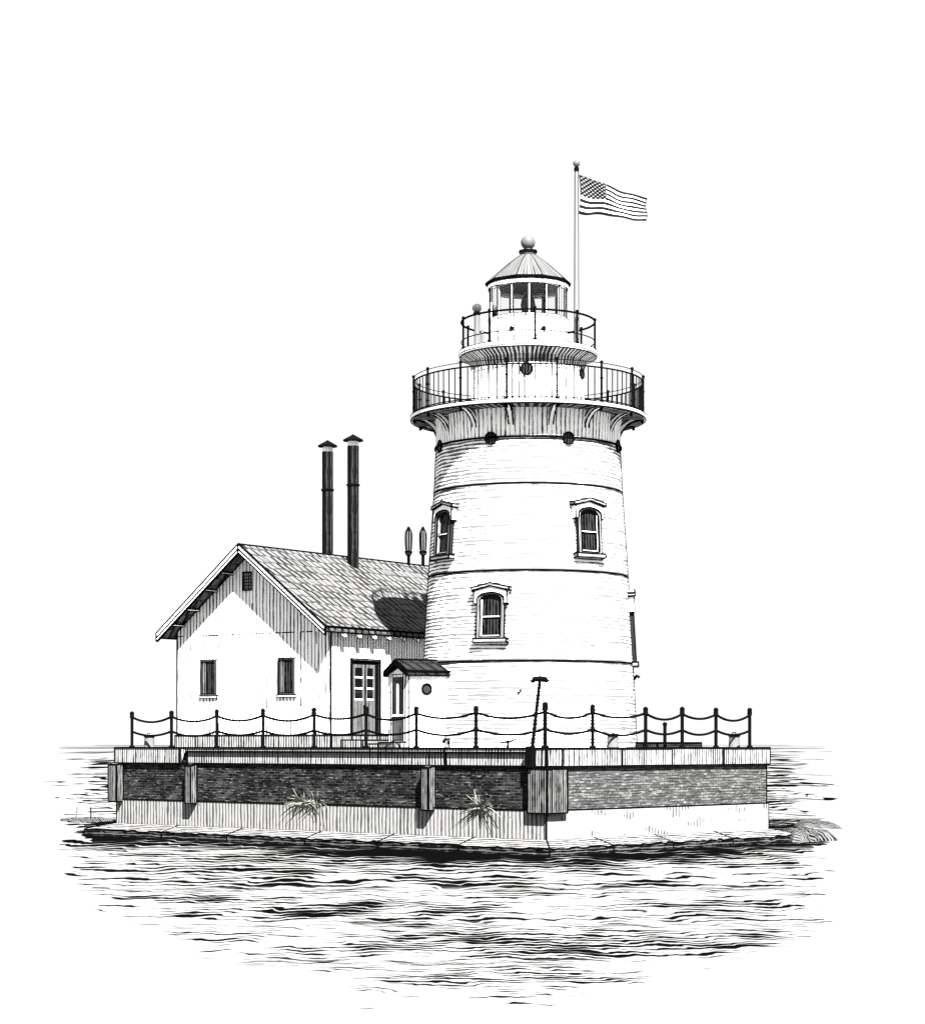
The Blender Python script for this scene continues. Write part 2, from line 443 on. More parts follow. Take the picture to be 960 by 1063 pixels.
# ledge : slabs round the foot, ragged outer edge
def ledge_slab(p0, p1, o0, o1, n=14):
    """a slab from p0 to p1 along the wall foot, projecting by o0 at its start and o1 at its end"""
    p0 = Vector(p0); p1 = Vector(p1); o0 = Vector(o0); o1 = Vector(o1); vs = []
    for i in range(n + 1):
        t = i / n; q = p0.lerp(p1, t); o = o0.lerp(o1, t); jz = 0
        if 0 < i < n: o = o * random.uniform(.93, 1.05); jz = random.uniform(-.03, .02)
        vs += [(q.x, q.y, 0.16), (q.x + o.x, q.y + o.y, -.05 + jz), (q.x + o.x * .97, q.y + o.y * .97, -.7), (q.x, q.y, -.7)]
    fs = []
    for i in range(n):
        a = i * 4; c = a + 4
        fs += [(a, a + 1, c + 1, c), (a + 2, a + 3, c + 3, c + 2)]
    b = MB(); b.add(vs, fs, 0)
    b.add(vs, [(i * 4 + 1, i * 4 + 2, i * 4 + 6, i * 4 + 5) for i in range(n)], 1)
    b.add(vs, [(0, 3, 2, 1), (n * 4, n * 4 + 1, n * 4 + 2, n * 4 + 3)], 1)
    return b.build('ledge_slab', [SLABTOP, ROCKD], plat, ink=0.014, thr=50)
ROCKD = hatch('wet_dark_concrete', 'zx', 0.09, 0.85, 0.001, base=0.05, wob=1.2, brk=1.0, seed=41.0)
LO = .74
xs = [-PL - .052, -16.2, -12.9, -9.2, -6.0, -2.7, .052]
for i, (a, c) in enumerate(zip(xs[:-1], xs[1:])):
    ledge_slab((a, -.052, 0), (c - (.012 if i < 5 else 0), -.052, 0), (-.85 if i == 0 else 0, -LO, 0), (LO if i == 5 else 0, -LO, 0))
ysl = [-.052, 2.1, 5.0, 8.1, PR + .052]
for i, (a, c) in enumerate(zip(ysl[:-1], ysl[1:])):
    ledge_slab((.052, a + (.012 if i else 0), 0), (.052, c, 0), (LO, -LO if i == 0 else 0, 0), (LO, .9 if i == 3 else 0, 0))
ledge_slab((-PL - .052, -.052, 0), (-PL - .052, PR, 0), (-.85, -LO, 0), (-.8, 0, 0)); ledge_slab((-PL, PR + .052, 0), (.052, PR + .052, 0), (0, .9, 0), (LO, .9, 0))
def fender(x, y, wx, dy):
    b = MB(); b.box(x - wx / 2, x + wx / 2, y - dy, y - .002, .92, 2.2)
    b.prism([(y - dy, 2.2), (y - .002, 2.2), (y - .002, 2.27), (y - dy, 2.21)], x - wx / 2, x + wx / 2, plane='yz')
    return b.build('timber_fender', TIMBER, plat, ink=0.018)
fender(on_left(124), 0, .46, .30); fender(on_left(202), 0, .30, .30); fender(on_left(448), 0, .30, .30)
b = MB(); b.box(-.54, .2, -.2, -.003, .92, 2.2); b.build('timber_fender', TIMBER, plat, ink=0.018)
b = MB(); b.box(.003, .202, .0, .70, .92, 2.2); b.build('timber_fender', TIMBER, plat, ink=0.018)

# ------------------------------------------------------------------ lighthouse
TZ = 68.5; PXM = TZ / F; TX = (548.0 - 480.0) * PXM
def tz(y): return zat(y, TZ) - DECK          # height above the deck of a picture row at the tower's axis
tower = thing('lighthouse', 'white round iron lighthouse tower with two railed galleries and a glazed lantern', 'lighthouse', (TX, TZ, DECK))
def tr(y):
    pts = [(777, 112.5), (684, 108), (590, 102.5), (510, 97), (462, 95)]
    for (ya, ra), (yb, rb) in zip(pts[:-1], pts[1:]):
        if yb <= y <= ya: return (rb + (ra - rb) * (y - yb) / (ya - yb)) * PXM
    return 95 * PXM
b = MB()
prof = [(tr(777), -.0)] + [(tr(y), tz(y)) for y in range(770, 461, -14)] + [(tr(465), tz(465))]
b.lathe(prof, 96); b.build('tower_wall', TOWER, tower)
for y in (513, 600, 690):
    b = MB(); r = tr(y) + .012; b.lathe([(r - .03, tz(y) - .04), (r + .02, tz(y) - .018), (r + .02, tz(y) + .018), (r - .03, tz(y) + .04)], 96, cap=False)
    b.build('plate_seam', INK, tower)
zc0, zg = tz(466.5), tz(433)
GR = 122 * PXM
b = MB(); b.lathe([(95.5 * PXM, zc0), (96 * PXM, tz(455)), (96.3 * PXM, tz(445)), (97.5 * PXM, zg - .12)], 96, cap=False); b.build('cove', COVE, tower)
b = MB(); b.lathe([(95 * PXM, zc0 - .03), (97.3 * PXM, zc0 - .03), (97.3 * PXM, zc0 + .025), (95 * PXM, zc0 + .025)], 96, cap=False); b.build('plate_seam', INK, tower)
# lower gallery
b = MB(); b.lathe([(55 * PXM, zg - .13), (GR - .03, zg - .13), (GR, zg - .09), (GR, zg - .01), (GR - .02, zg), (55 * PXM, zg)], 96, cap=False)
gal = b.build('gallery_deck', WHITE, tower)
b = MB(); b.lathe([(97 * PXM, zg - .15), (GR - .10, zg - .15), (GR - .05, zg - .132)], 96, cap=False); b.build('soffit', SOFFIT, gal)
b = MB()
for zz in (zg - .135, zg - .005): b.lathe([(GR - .01, zz - .022), (GR + .014, zz), (GR - .01, zz + .022)], 96, cap=False)
b.build('drip_edge', INK, gal)
for k in range(15):
    a = R(12 + 24 * k); b = MB()
    prof = []
    for i in range(11):      # curved iron bracket, profile in (outward, up)
        t = i / 10; prof.append((-(94.5 * PXM + (GR - .12 - 94.5 * PXM) * (1 - math.cos(t * math.pi / 2))), tz(461) + (zg - .15 - tz(461)) * math.sin(t * math.pi / 2)))
    th = .13
    poly = prof + [(-(GR - .08), zg - .135), (-(96 * PXM), zg - .135)]
    b.prism([(p[0], p[1]) for p in prof] + [(p[0] + .05 + .12 * (1 - i / 10), p[1] + .07) for i, p in reversed(list(enumerate(prof)))], -.075, .075, plane='yz')
    b.ball((0, -(GR - .12), zg - .22), .05, 1)
    b.build('bracket', [WHITE, IRON], tower, ink=.015, thr=60, rot=(0, 0, a))
def porthole(a, r, z, rad, parent):
    b = MB(); b.M = Matrix.Rotation(R(90), 4, 'X')
    b.lathe([(rad * .86, -.04), (rad, -.04), (rad, .05), (rad * .84, .06), (rad * .84, .02)], 24, cap=False)
    o = b.build('porthole', IRON, parent, loc=(r * math.sin(a), -r * math.cos(a), z), rot=(0, 0, a))
    b = MB(); b.M = Matrix.Rotation(R(90), 4, 'X'); b.lathe([(rad * .9, -.02), (rad * .9, .03)], 24); b.build('glass', PANE, o)
    return o
for a in (-168, -120, -72, -24.5, 23, 71.5, 120, 168): porthole(R(a), 95.5 * PXM, tz(467.5), 6.6 * PXM, tower)
for a in (-87, 87, 180):  # thin dark lines added to outline the tower's sides
    b = MB(); a = R(a); b.tube([((tr(y) + .012) * math.sin(a), -(tr(y) + .012) * math.cos(a), tz(y)) for y in range(777, 461, -21)], .017, 6); b.build('tower_outline', INK, tower)
# gallery railings: rail rings with stanchions and balusters as sub-parts
def railing(R0, z0, h, rings, nst, nbal, st_off, knob=True):
    b = MB()
    for zz, rr in rings:
        b.tube([(R0 * math.cos(2 * math.pi * i / 96), R0 * math.sin(2 * math.pi * i / 96), zz) for i in range(96)], rr, 6, closed=True)
    rl = b.build('railing', IRON, tower)
    first = None
    for k in range(nst):
        a = st_off + 2 * math.pi * k / nst
        if first is None:
            b = MB(); b.tube([(0, 0, z0 - .12), (0, 0, z0 + h)], .034, 8); b.ball((0, 0, z0 + h + .02), .055)
            b.lathe([(.06, z0), (.06, z0 + .08)], 10)
            if knob: b.ball((0, 0, z0 + h * .62), .05); b.ball((0, 0, z0 + h * .2), .045)
            first = o = b.build('stanchion', IRON, rl)
        else: o = first.copy(); COL.objects.link(o); o.parent = rl
        o.location = (R0 * math.sin(a), -R0 * math.cos(a), 0)
    first = None
    for k in range(nbal):
        a = 2 * math.pi * (k + .5) / nbal
        if first is None:
            b = MB(); b.tube([(0, 0, z0 - .02), (0, 0, z0 + h - .16)], .0175, 6); first = o = b.build('baluster', IRON, rl)
        else: o = first.copy(); COL.objects.link(o); o.parent = rl
        o.location = (R0 * math.sin(a), -R0 * math.cos(a), 0)
    return rl
railing(GR - .09, zg, 1.22, [(zg + .07, .020), (zg + 1.07, .026), (zg + 1.215, .013)], 15, 96, R(12))
# watch room
WR = 58.5 * PXM; zu = tz(366)
b = MB(); b.lathe([(WR, zg - .005), (WR, tz(376)), (WR + .02, tz(373))], 72, cap=False); b.build('watch_room_wall', LANT, tower)
b = MB(); b.lathe([(WR + .018, tz(390) - .008), (WR + .018, tz(390) + .008)], 72, cap=False); b.build('plate_seam', INK, tower)
porthole(R(-3), WR, tz(393), 6.7 * PXM, tower); porthole(R(68), WR, tz(392), 5.5 * PXM, tower); porthole(R(180), WR, tz(386), 6.7 * PXM, tower)
UR = 71.5 * PXM
b = MB(); b.lathe([(WR - .02, tz(378)), (WR + .06, tz(377)), (UR - .16, tz(373.5)), (UR - .02, tz(371)), (UR, tz(369)), (UR, zu), (UR - .03, zu + .01), (30 * PXM, zu + .012)], 72, cap=False)
ug = b.build('upper_gallery_deck', WHITE, tower)
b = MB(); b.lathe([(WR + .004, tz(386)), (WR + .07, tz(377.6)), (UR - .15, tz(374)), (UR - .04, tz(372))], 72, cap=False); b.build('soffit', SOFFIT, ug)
b = MB()
for zz in (tz(369.5), zu): b.lathe([(UR - .01, zz - .014), (UR + .012, zz), (UR - .01, zz + .014)], 72, cap=False)
b.lathe([(UR - .03, tz(371.8) - .02), (UR + .0, tz(371.8)), (UR - .03, tz(371.8) + .02)], 72, cap=False)
b.build('drip_edge', INK, ug)
railing(UR - .07, zu, 1.0, [(zu + .97, .034), (zu + .32, .018)], 9, 0, R(4), False)
# lantern
LR = 40.5 * PXM; zs = tz(332.5); zt = tz(301)
b = MB(); b.lathe([(LR, zu), (LR, zs - .05), (LR + .03, zs - .04), (LR + .03, zs), (LR - .1, zs)], 56, cap=False); b.build('lantern_wall', LANT, tower)
b = MB()
for a in (-52, -26, 0, 26, 52, 100, 180, 260):
    b.M = Matrix.Rotation(R(a), 4, 'Z'); b.box(-.012, .012, -LR - .012, -LR + .03, zu + .02, zs - .05)
b.M = Matrix.Identity(4); b.lathe([(LR + .012, zu + .32 - .007), (LR + .012, zu + .32 + .007)], 56, cap=False)
b.lathe([(LR + .033, zs - .01), (LR + .04, zs), (LR + .033, zs + .01)], 56, cap=False)
b.build('plate_seam', INK, tower)
b = MB(); b.lathe([(LR - .12, zs - .03), (LR - .12, zs + .0)], 40); b.build('lantern_floor', flat('lantern_floor_grey', .08), tower)
for a in (-26, 21):
    b = MB(); b.M = Matrix.Rotation(R(90), 4, 'X'); b.lathe([(.075, -.03), (.075, .05), (.03, .07)], 12)
    b.build('vent_cap', IRON, tower, loc=(LR * math.sin(R(a)), -LR * math.cos(R(a)), tz(348)), rot=(0, 0, R(a)))
NP = 14
for k in range(NP):
    a0 = 2 * math.pi * k / NP - math.pi / 2; a1 = 2 * math.pi * (k + 1) / NP - math.pi / 2
    b = MB(); b.box(-.028, .028, -LR - .0, -LR + .06, zs, zt); b.build('mullion', WHITE, tower, ink=.011, rot=(0, 0, 2 * math.pi * k / NP))
    b = MB(); r = LR - .03
    pa = (r * math.cos(a0), r * math.sin(a0)); pb = (r * math.cos(a1), r * math.sin(a1))
    b.add([(pa[0], pa[1], zs), (pb[0], pb[1], zs), (pb[0], pb[1], zt), (pa[0], pa[1], zt)], [(0, 1, 2, 3)]); b.build('glass_pane', GLASS, tower)
b = MB(); b.lathe([(LR - .08, zt - .01), (LR + .02, zt - .01), (LR + .05, zt + .12), (LR - .1, zt + .12)], 56, cap=False); b.build('lantern_cornice', WHITE, tower, ink=.010)
RR = 44 * PXM; ze = tz(294)
b = MB(); b.lathe([(RR - .06, ze - .09), (RR, ze - .05), (RR, ze), (21 * PXM, tz(274)), (8.5 * PXM, tz(265))], 10, a0=R(-90 + 18)); b.build('lantern_roof', METALR, tower, ink=.008, thr=12, smooth=False)
b = MB(); b.lathe([(RR + .005, ze - .085), (RR + .02, ze - .04), (RR + .01, ze)], 10, a0=R(-90 + 18), cap=False); b.build('gutter', INK, tower)
b = MB(); b.lathe([(8.2 * PXM, tz(267)), (8.2 * PXM, tz(262)), (9 * PXM, tz(262)), (9 * PXM, tz(260.5)), (4.5 * PXM, tz(260)), (4 * PXM, tz(258))], 24, cap=False); b.build('roof_neck', METALR, tower, ink=.012)
b = MB(); b.ball((0, 0, tz(251.5)), 7.6 * PXM, n=28); b.build('ball_finial', BALLM, tower)
# lamp inside
b = MB(); b.lathe([(.26, zs - .02), (.2, zs + .1), (.1, zs + .14), (.1, zs + .25), (.2, zs + .28), (.24, zs + .5), (.2, zs + .7), (.12, zs + .82), (.2, zs + .84), (.2, zs + .88)], 20)
b.build('lens', hatch('lens_glass', 'ang', .8, .5, .01, base=.12, wob=.3), tower)
# vent pipe with ball, on the upper gallery
vx = (495 - 548) * PXM
b = MB(); b.tube([(vx, -.1, zu), (vx, -.1, tz(325))], 3.0 * PXM, 12); b.ball((vx, -.1, tz(320)), 5.0 * PXM); b.lathe([(0, 0)], 3) if 0 else None
b.build('vent_pipe', METALR, tower, ink=.010, thr=80)
b = MB(); b.M = Matrix.Translation((vx, -.1, 0)); b.lathe([(4.0 * PXM, tz(327)), (4.0 * PXM, tz(325))], 12); b.build('pipe_collar', INK, tower)
b = MB(); b.tube([(vx + .17, -.0, zu), (vx + .17, -.0, tz(343))], .05, 8); b.build('vent_pipe', METALR, tower)

# tower windows
def tower_window(a_deg, ysill, ytop, wpx, x_first=None):
    a = R(a_deg); r = tr(ysill); k_ = TZ / (TZ - r * math.cos(a))
    ysill, ytop = (773 - (773 - q) / k_ for q in (ysill, ytop))      # rows measured on the wall nearer than the axis
    r = tr(min(ysill, 777))
    tilt = math.atan(.056)
    H = (ysill - ytop) * PXM; W = wpx * PXM; hw = W / 2
    loc = (r * math.sin(a), -r * math.cos(a), tz(ysill)); rot = (-tilt, 0, a)
    def arch(w2, h0, h1, n=8):     # from right jamb over the arch to left
        return [(w2 * math.cos(math.pi * i / n), h0 + (h1 - h0) * math.sin(math.pi * i / n)) for i in range(n + 1)]
    t = .11
    # frame: ring between outer and inner arch outlines
    outer = [(-hw, 0)] + [(hw, 0)] + arch(hw, H * .86, H)
    iw = hw - t
    inner = [(-iw, .06), (iw, .06)] + arch(iw, H * .84, H * .95)
    n = len(outer); b = MB()
    def P(lst, y): return [(p[0], y, p[1]) for p in lst]
    vs = P(outer, -.11) + P(inner, -.11) + P(outer, .2) + P(inner, .05)
    fs = []
    for i in range(n):
        j = (i + 1) % n
        fs += [(i, j, n + j, n + i), (i, i + 2 * n, j + 2 * n, j), (n + i, n + j, 3 * n + j, 3 * n + i)]
    b.add(vs, fs); fr = b.build('window', FRAME, tower, ink=.013, thr=40, loc=loc, rot=rot)
    b = MB(); b.prism(inner, -.03, .03); b.build('glass', PANE, fr)
    b = MB(); b.box(-iw, iw, -.07, -.033, H * .46, H * .46 + .055); b.box(-iw, -iw + .07, -.065, -.034, .06, H * .86); b.box(iw - .05, iw, -.065, -.034, .06, H * .86)
    b.box(-iw + .071, iw - .051, -.065, -.034, .06, .12); b.build('sash', WHITE, fr, ink=.008)
    b = MB(); b.box(-hw - .10, hw + .10, -.17, .15, -.13, -.003); b.build('sill', HOODM, fr, ink=.016)
    # pointed hood mould with drops
    e = .17; z0 = H * .84; zp = H + .30; zsd = H + .06
    poly = [(-hw - e, zsd - .05), (-hw - e, zsd + .03), (0, zp), (hw + e, zsd + .03), (hw + e, zsd - .05), (hw + .02, zsd - .05)] 
    b = MB()
    b.prism([(-hw - e, zsd), (0, zp - .1), (hw + e, zsd), (hw + e, zsd + .10), (0, zp), (-hw - e, zsd + .10)], -.19, .2)
    hood = b.build('hood', HOODM, fr, ink=.014)
    b = MB()
    top = [(hw + .09, z0 - .12), (hw + .09, zsd - .01), (0, zp - .11), (-hw - .09, zsd - .01), (-hw - .09, z0 - .12), (-hw - .003, z0 - .12)]
    ins = [(-q[0], q[1]) for q in arch(hw + .003, H * .86, H + .003)]
    b.prism(top + ins + [(hw + .003, z0 - .12)], -.14, .15); b.build('hood_panel', WHITE, fr, ink=.014)
    return fr
tower_window(34.5, 575, 527, 29); tower_window(-58, 577, 530, 29); tower_window(-21.7, 663, 615, 29)
tower_window(87, 688, 622, 29); tower_window(150, 640, 590, 29); tower_window(-150, 575, 527, 29)
b = MB(); a = R(84); r = tr(702); b.tube([(r * math.sin(a), -r * math.cos(a), tz(706)), ((r + .12) * math.sin(a), -(r + .12) * math.cos(a), tz(702)), ((r + .2) * math.sin(a), -(r + .2) * math.cos(a), tz(704))], .05, 8); b.build('wall_hook', IRON, tower)
# dent and stain on the foot of the tower
b = MB(); a = R(-4); r = tr(722) + .01
for (da, dz, s_) in ((-2.6, 0, .05), (-1.6, .08, .04), (3, .25, .03)): b.ball(((r) * math.sin(a + R(da)), -(r) * math.cos(a + R(da)), tz(722) + dz), s_, n=8, sq=.6)
b.build('chipped_paint', INK, tower)

# ------------------------------------------------------------------ flag pole and flag
fa = R(53); fr_ = 60 * PXM; fk = TZ / (TZ - 1.3); fx, fy = (597 - 548) * PXM / fk, -1.3
def tzf(y): return tz(773 - (773 - y) / fk)
fp = thing('flagpole', 'slender white flagpole rising from the upper gallery behind the lantern', 'flagpole', (TX + fx, TZ + fy, DECK + zu + .016))
ftop = tzf(176) - zu
b = MB(); b.tube([(0, 0, 0), (0, 0, ftop)], [.066, .05], 10); b.build('pole', flat('pole_paint', .10, .7, .2), fp)
b = MB()
for s_ in (-1, 1): b.tube([(s_ * .066, .0, 0), (s_ * .05, .0, ftop)], .018, 4)
b.build('halyard', INK, fp)
b = MB(); b.M = Matrix.Translation((0, 0, ftop)); b.lathe([(.08, -.05), (.08, .06), (.05, .07)], 12); b.build('truck', IRON, fp)
b = MB(); b.ball((0, 0, ftop + .19), .115); b.build('ball_finial', BALLM, fp)
def flag():
    nu, nv = 44, 26; b = MB(); vs = []; uv = []
    zt_ = tzf(181); L = 69 * PXM; H0 = 39 * PXM
    for j in range(nv + 1):
        v = j / nv
        for i in range(nu + 1):
            u = i / nu
            droop = -(.86 * u - .10 * u * u) * (1 - .0 * v)
            hgt = H0 * (1 - .42 * u) 
            top = zt_ + droop + .03 * math.sin(u * 9) * u
            bot = zt_ - H0 - .26 * u - .035 * math.sin(u * 11 + 1) 
            z = bot + (top - bot) * v + .02 * math.sin(u * 13 + v * 5) * u
            x = .07 + L * u + .03 * math.sin(v * 7) * u - .05 * math.sin(v * math.pi) * -1 * (1 - u)
            y = .16 * math.sin(u * 8.5 + v * 1.6) * (u ** .6) + .05 * math.sin(u * 17 - v * 3)
            vs.append((x, y - .02, z)); uv.append((u, v))
    n = nu + 1
    fs = [(j * n + i, j * n + i + 1, (j + 1) * n + i + 1, (j + 1) * n + i) for j in range(nv) for i in range(nu)]
    vs2 = [(p[0], p[1] + .015, p[2]) for p in vs]; k = len(vs)
    me = bpy.data.meshes.new('flag')
    rim = [j * n for j in range(nv, 0, -1)] + list(range(n)) + [j * n + nu for j in range(1, nv + 1)] + [nv * n + i for i in range(nu - 1, 0, -1)]
    F2 = [tuple(k + q for q in reversed(f)) for f in fs]
    sides = [(rim[i], rim[i] + k, rim[(i + 1) % len(rim)] + k, rim[(i + 1) % len(rim)]) for i in range(len(rim))]
    me.from_pydata(vs + vs2, [], fs + F2 + sides)
    ul = me.uv_layers.new(name='UVMap'); uu = uv + uv
    for l in me.loops: ul.data[l.index].uv = uu[l.vertex_index]
    me.polygons.foreach_set('use_smooth', [True] * len(me.polygons))
    m, nt, bs = new_mat('flag_cloth')
    t = nt.nodes.new('ShaderNodeTexCoord'); sp = nt.nodes.new('ShaderNodeSeparateXYZ'); nt.links.new(t.outputs['UV'], sp.inputs[0])
    u, v = S(nt, sp.outputs[0]), S(nt, sp.outputs[1])
    s13 = v * 13.0; fl = s13.f('FLOOR'); par = (fl * 0.5).f('FRACT') * 2.0         # 0 for the outer (red) stripes
    red = ((s13 - .5) * math.pi).f('COSINE').step(-.45, -.15)
    wear = noise(nt, u * 9.0, v * 60.0, 0.0, 2).step(.45, .6)
    stripe = .8 - red * (.797 - wear * .004)
    cu = u * (1 / .4) * 6.0; cv = (v - 6 / 13) * (13 / 7) * 5.0
    row = (cv * 2.0).f('FLOOR'); sh = (row * .5).f('FRACT')
    du = (cu + sh).f('FRACT') - .5; dv = (cv * 2.0).f('FRACT') - .5
    star = 1.0 - (du * du * 1.0 + dv * dv * .45).f('SQRT').step(.16, .3)
    canton = (1.0 - u.step(.395, .405)) * v.step(6 / 13 - .003, 6 / 13 + .003)
    col = stripe * (1.0 - canton) + canton * (star * .14 + .002)
    edge = (v.step(.0, .045)) * (1.0 - v.step(.955, 1.0)) * (1.0 - u.step(.975, .995)) * u.step(.0, .02)
    setc(nt, bs, col * (edge * .96 + .04), .9)
    me.materials.append(m)
    o = bpy.data.objects.new('flag', me); COL.objects.link(o); o.location = (TX + fx, TZ + fy, DECK)
    tag(o, 'striped stars flag streaming to the right from the flagpole top', 'flag')
flag()

# ------------------------------------------------------------------ keeper's house
TH_H = R(35); HZ = 70.0; H0 = Vector(((343.5 - 480) / F * HZ, HZ, DECK))
HL = 10.7
def hw_(x, y):
    return Vector((H0.x + x * math.cos(TH_H) + y * math.sin(TH_H), H0.y - x * math.sin(TH_H) + y * math.cos(TH_H)))
def h_x(px, y=0.0):
    k = (px - 480.0) / F; lo, hi = -30.0, 10.0
    for _ in range(50):
        mid = (lo + hi) / 2; p = hw_(mid, y)
        if p.x / p.y < k: lo = mid
        else: hi = mid
    return lo
def h_y(px, x=0.0):
    k = (px - 480.0) / F; lo, hi = -5.0, 30.0
    for _ in range(50):
        mid = (lo + hi) / 2; p = hw_(x, mid)
        if p.x / p.y < k: lo = mid
        else: hi = mid
    return lo
def h_z(row, x, y): return zat(row, hw_(x, y).y) - DECK
HW = -h_x(184)
house = thing('keeper_house', 'white gabled board house with shingled roof left of the lighthouse tower', 'house', H0, -TH_H)
OV, EV = .66, .30
zr = h_z(565, -HW / 2, -OV); zev = h_z(650, EV, -OV)
slope = (zr - zev) / (HW / 2 + EV)
zw = zr - slope * HW / 2          # roof underside line above the wall plane (roof top surface)
RT = .17
zf = h_z(763, 0, 0)
b = MB(); b.prism([(-HW, zf), (0, zf), (0, zw - RT - .01), (-HW / 2, zr - RT - .01), (-HW, zw - RT - .01)], 0, HL); b.build('wall', BOARD, house, ink=.02)
b = MB(); b.box(-HW - .05, .05, -.05, HL + .05, -.01, zf + .0); b.build('foundation', FOUND, house, ink=.016)
b = MB(); zz = h_z(658, -HW / 2, 0)
x = -HW + .02
while x < -.1:
    l = random.uniform(.12, .5); b.box(x, min(x + l, -.02), -.007, .01, zz - .016 + random.uniform(-.01, .01), zz + .016); x += l + random.uniform(.03, .35)
for xx in (-HW * .72, -HW * .30, -HW * .5, -HW * .91, -HW * .61, -HW * .82, -HW * .40, -HW * .19, -HW * .09):
    q = zf
    while q < zz + .6:
        l = random.uniform(.1, .45); b.box(xx - .019, xx + .019, -.007, .01, q, q + l); q += l + random.uniform(.15, .9)
b.build('board_seam', INK, house)
# roof: two slopes
zrt = zr
b = MB()
xr, xl = EV, -HW - EV
zE = zr - slope * (HW / 2 + EV)
b.prism([(xl, zE - RT), (-HW / 2, zr - RT), (xr, zE - RT), (xr, zE), (-HW / 2, zr), (xl, zE)], -OV, HL + .3)
roof = b.build('roof', SHING, house, ink=.02)
for sgn in (1, -1):
    xe = xr + .02 if sgn > 0 else xl - .02
    xm = -HW / 2
    ze_ = zr - slope * abs(xe - xm)
    b = MB(); b.prism([(xm, zr - .28), (xe, ze_ - .28), (xe, ze_ + .015), (xm, zr + .015)] if sgn > 0 else [(xe, ze_ - .28), (xm, zr - .28), (xm, zr + .015), (xe, ze_ + .015)], -OV - .05, -OV - .002)
    rb = b.build('rake_board', WHITE_TRIM, roof, ink=.018)
    b = MB(); q0, q1 = .12, .185
    b.prism([(xm, zr - q1), (xe, ze_ - q1), (xe, ze_ - q0), (xm, zr - q0)] if sgn > 0 else [(xe, ze_ - q1), (xm, zr - q1), (xm, zr - q0), (xe, ze_ - q0)], -OV - .062, -OV - .04); b.build('moulding', INK, rb)
# lookouts under the rake and rafter tails under the eave
for k in range(13):
    yy = .25 + k * .82
    for sgn in (1, -1):
        if sgn < 0 and k > 1: continue
        xe = EV + .03 if sgn > 0 else -HW - EV + .06
        x1 = 0.0 if sgn > 0 else -HW
        zz0 = zr - slope * abs(xe + HW / 2) - RT
        zz1 = zr - slope * abs(x1 + HW / 2) - RT
        b = MB(); b.prism([(x1, zz1 - .13), (xe, zz0 - .13), (xe, zz0 - .004), (x1, zz1 - .004)] if sgn > 0 else [(xe, zz0 - .16), (x1, zz1 - .16), (x1, zz1 - .004), (xe, zz0 - .004)], yy, yy + .17)
        b.build('rafter_tail', WHITE, roof, ink=.010)
for k in (1.6, 2.9, 4.4, 5.6):
    xx = -HW / 2 - k * .55; zz0 = zr - slope * abs(xx + HW / 2) - RT
    b = MB(); b.box(xx - .05, xx + .05, -OV + .01, -.002, zz0 - .11, zz0 - .055); b.build('rafter_tail', WHITE, roof, ink=.010)
b = MB(); b.box(.003, .03, -.0, HL, zw - RT - .45, zw - RT - .30); b.build('frieze_board', WHITE_TRIM, house, ink=.01) if 0 else None
# gable windows
def h_window(pxc, y0, y1, wpx, name='window'):
    xc = h_x(pxc); Zc = hw_(xc, 0).y; w2 = wpx / 2 * Zc / F / math.cos(TH_H)
    z0, z1 = h_z(y1, xc, 0), h_z(y0, xc, 0)
    b = MB(); t = .06
    b.box(xc - w2, xc - w2 + t, -.05, .1, z0, z1); b.box(xc + w2 - t, xc + w2, -.05, .1, z0, z1)
    b.box(xc - w2 + t, xc + w2 - t, -.05, .1, z1 - t, z1); b.box(xc - w2 + t, xc + w2 - t, -.05, .1, z0, z0 + t)
    f = b.build('window', TIMBER, house, ink=.010)
    b = MB(); b.box(xc - w2 + t, xc + w2 - t, -.012, .02, z0 + t, z1 - t); b.build('glass', PANE, f)
    b = MB(); b.box(xc - w2 + t + .05, xc - w2 + t + .16, -.035, -.014, z0 + t, z1 - t); b.build('shutter', TIMBER, f)
    b = MB(); b.box(xc - w2 - .05, xc + w2 + .05, -.055, .05, z0 - .09, z0 - .003); b.build('sill', WHITE_TRIM, f, ink=.012)
h_window(217, 685, 722, 18); h_window(298, 683, 721, 18)
xc = h_x(257); z0, z1 = h_z(613, xc, 0), h_z(594, xc, 0)
b = MB(); b.box(xc - .2, xc + .2, -.04, .02, z0, z1)
lv = b.build('louvre_vent', FOUND, house, ink=.010)
b = MB()
for i in range(6): q = z0 + .05 + (z1 - z0 - .08) * i / 5; b.box(xc - .17, xc + .17, -.055, -.035, q - .012, q + .012)
b.build('slats', IRON, lv)
# double door on the side wall (the wall x = 0)
ya, yb = h_y(364.5), h_y(392.5); zd0, zd1 = h_z(768, 0, ya), h_z(685.5, 0, ya)
b = MB(); b.box(.003, .06, ya - .05, ya, zd0, zd1 + .06); b.box(.003, .06, yb, yb + .05, zd0, zd1 + .06); b.box(.003, .06, ya, yb, zd1, zd1 + .06)
dr = b.build('door', [TIMBER], house, ink=.012)
yg = ya + (yb - ya) * .80           # right jamb's shade painted as a black strip, leaves fill the rest
for (p, q) in ((ya + .01, (ya + yb) / 2 - .04), ((ya + yb) / 2 - .03, yb - .22)):
    b = MB(); b.box(.004, .035, p, q, zd0 + .01, zd1 - .1); lf = b.build('door_leaf', DOORM, dr, ink=.010)
    wv = (q - p); hh = zd1 - .1 - zd0
    for r_ in range(3):
        b = MB(); zz0 = zd0 + hh * (.54 + .145 * r_); b.box(.036, .042, p + wv * .22, p + wv * .74, zz0, zz0 + hh * .115)
        b.build('pane', PANE, lf); b2 = MB()
        b2.box(.036, .048, p + wv * .18, p + wv * .80, zz0 - hh * .02, zz0 - .002); b2.build('glazing_bar', WHITE, lf)
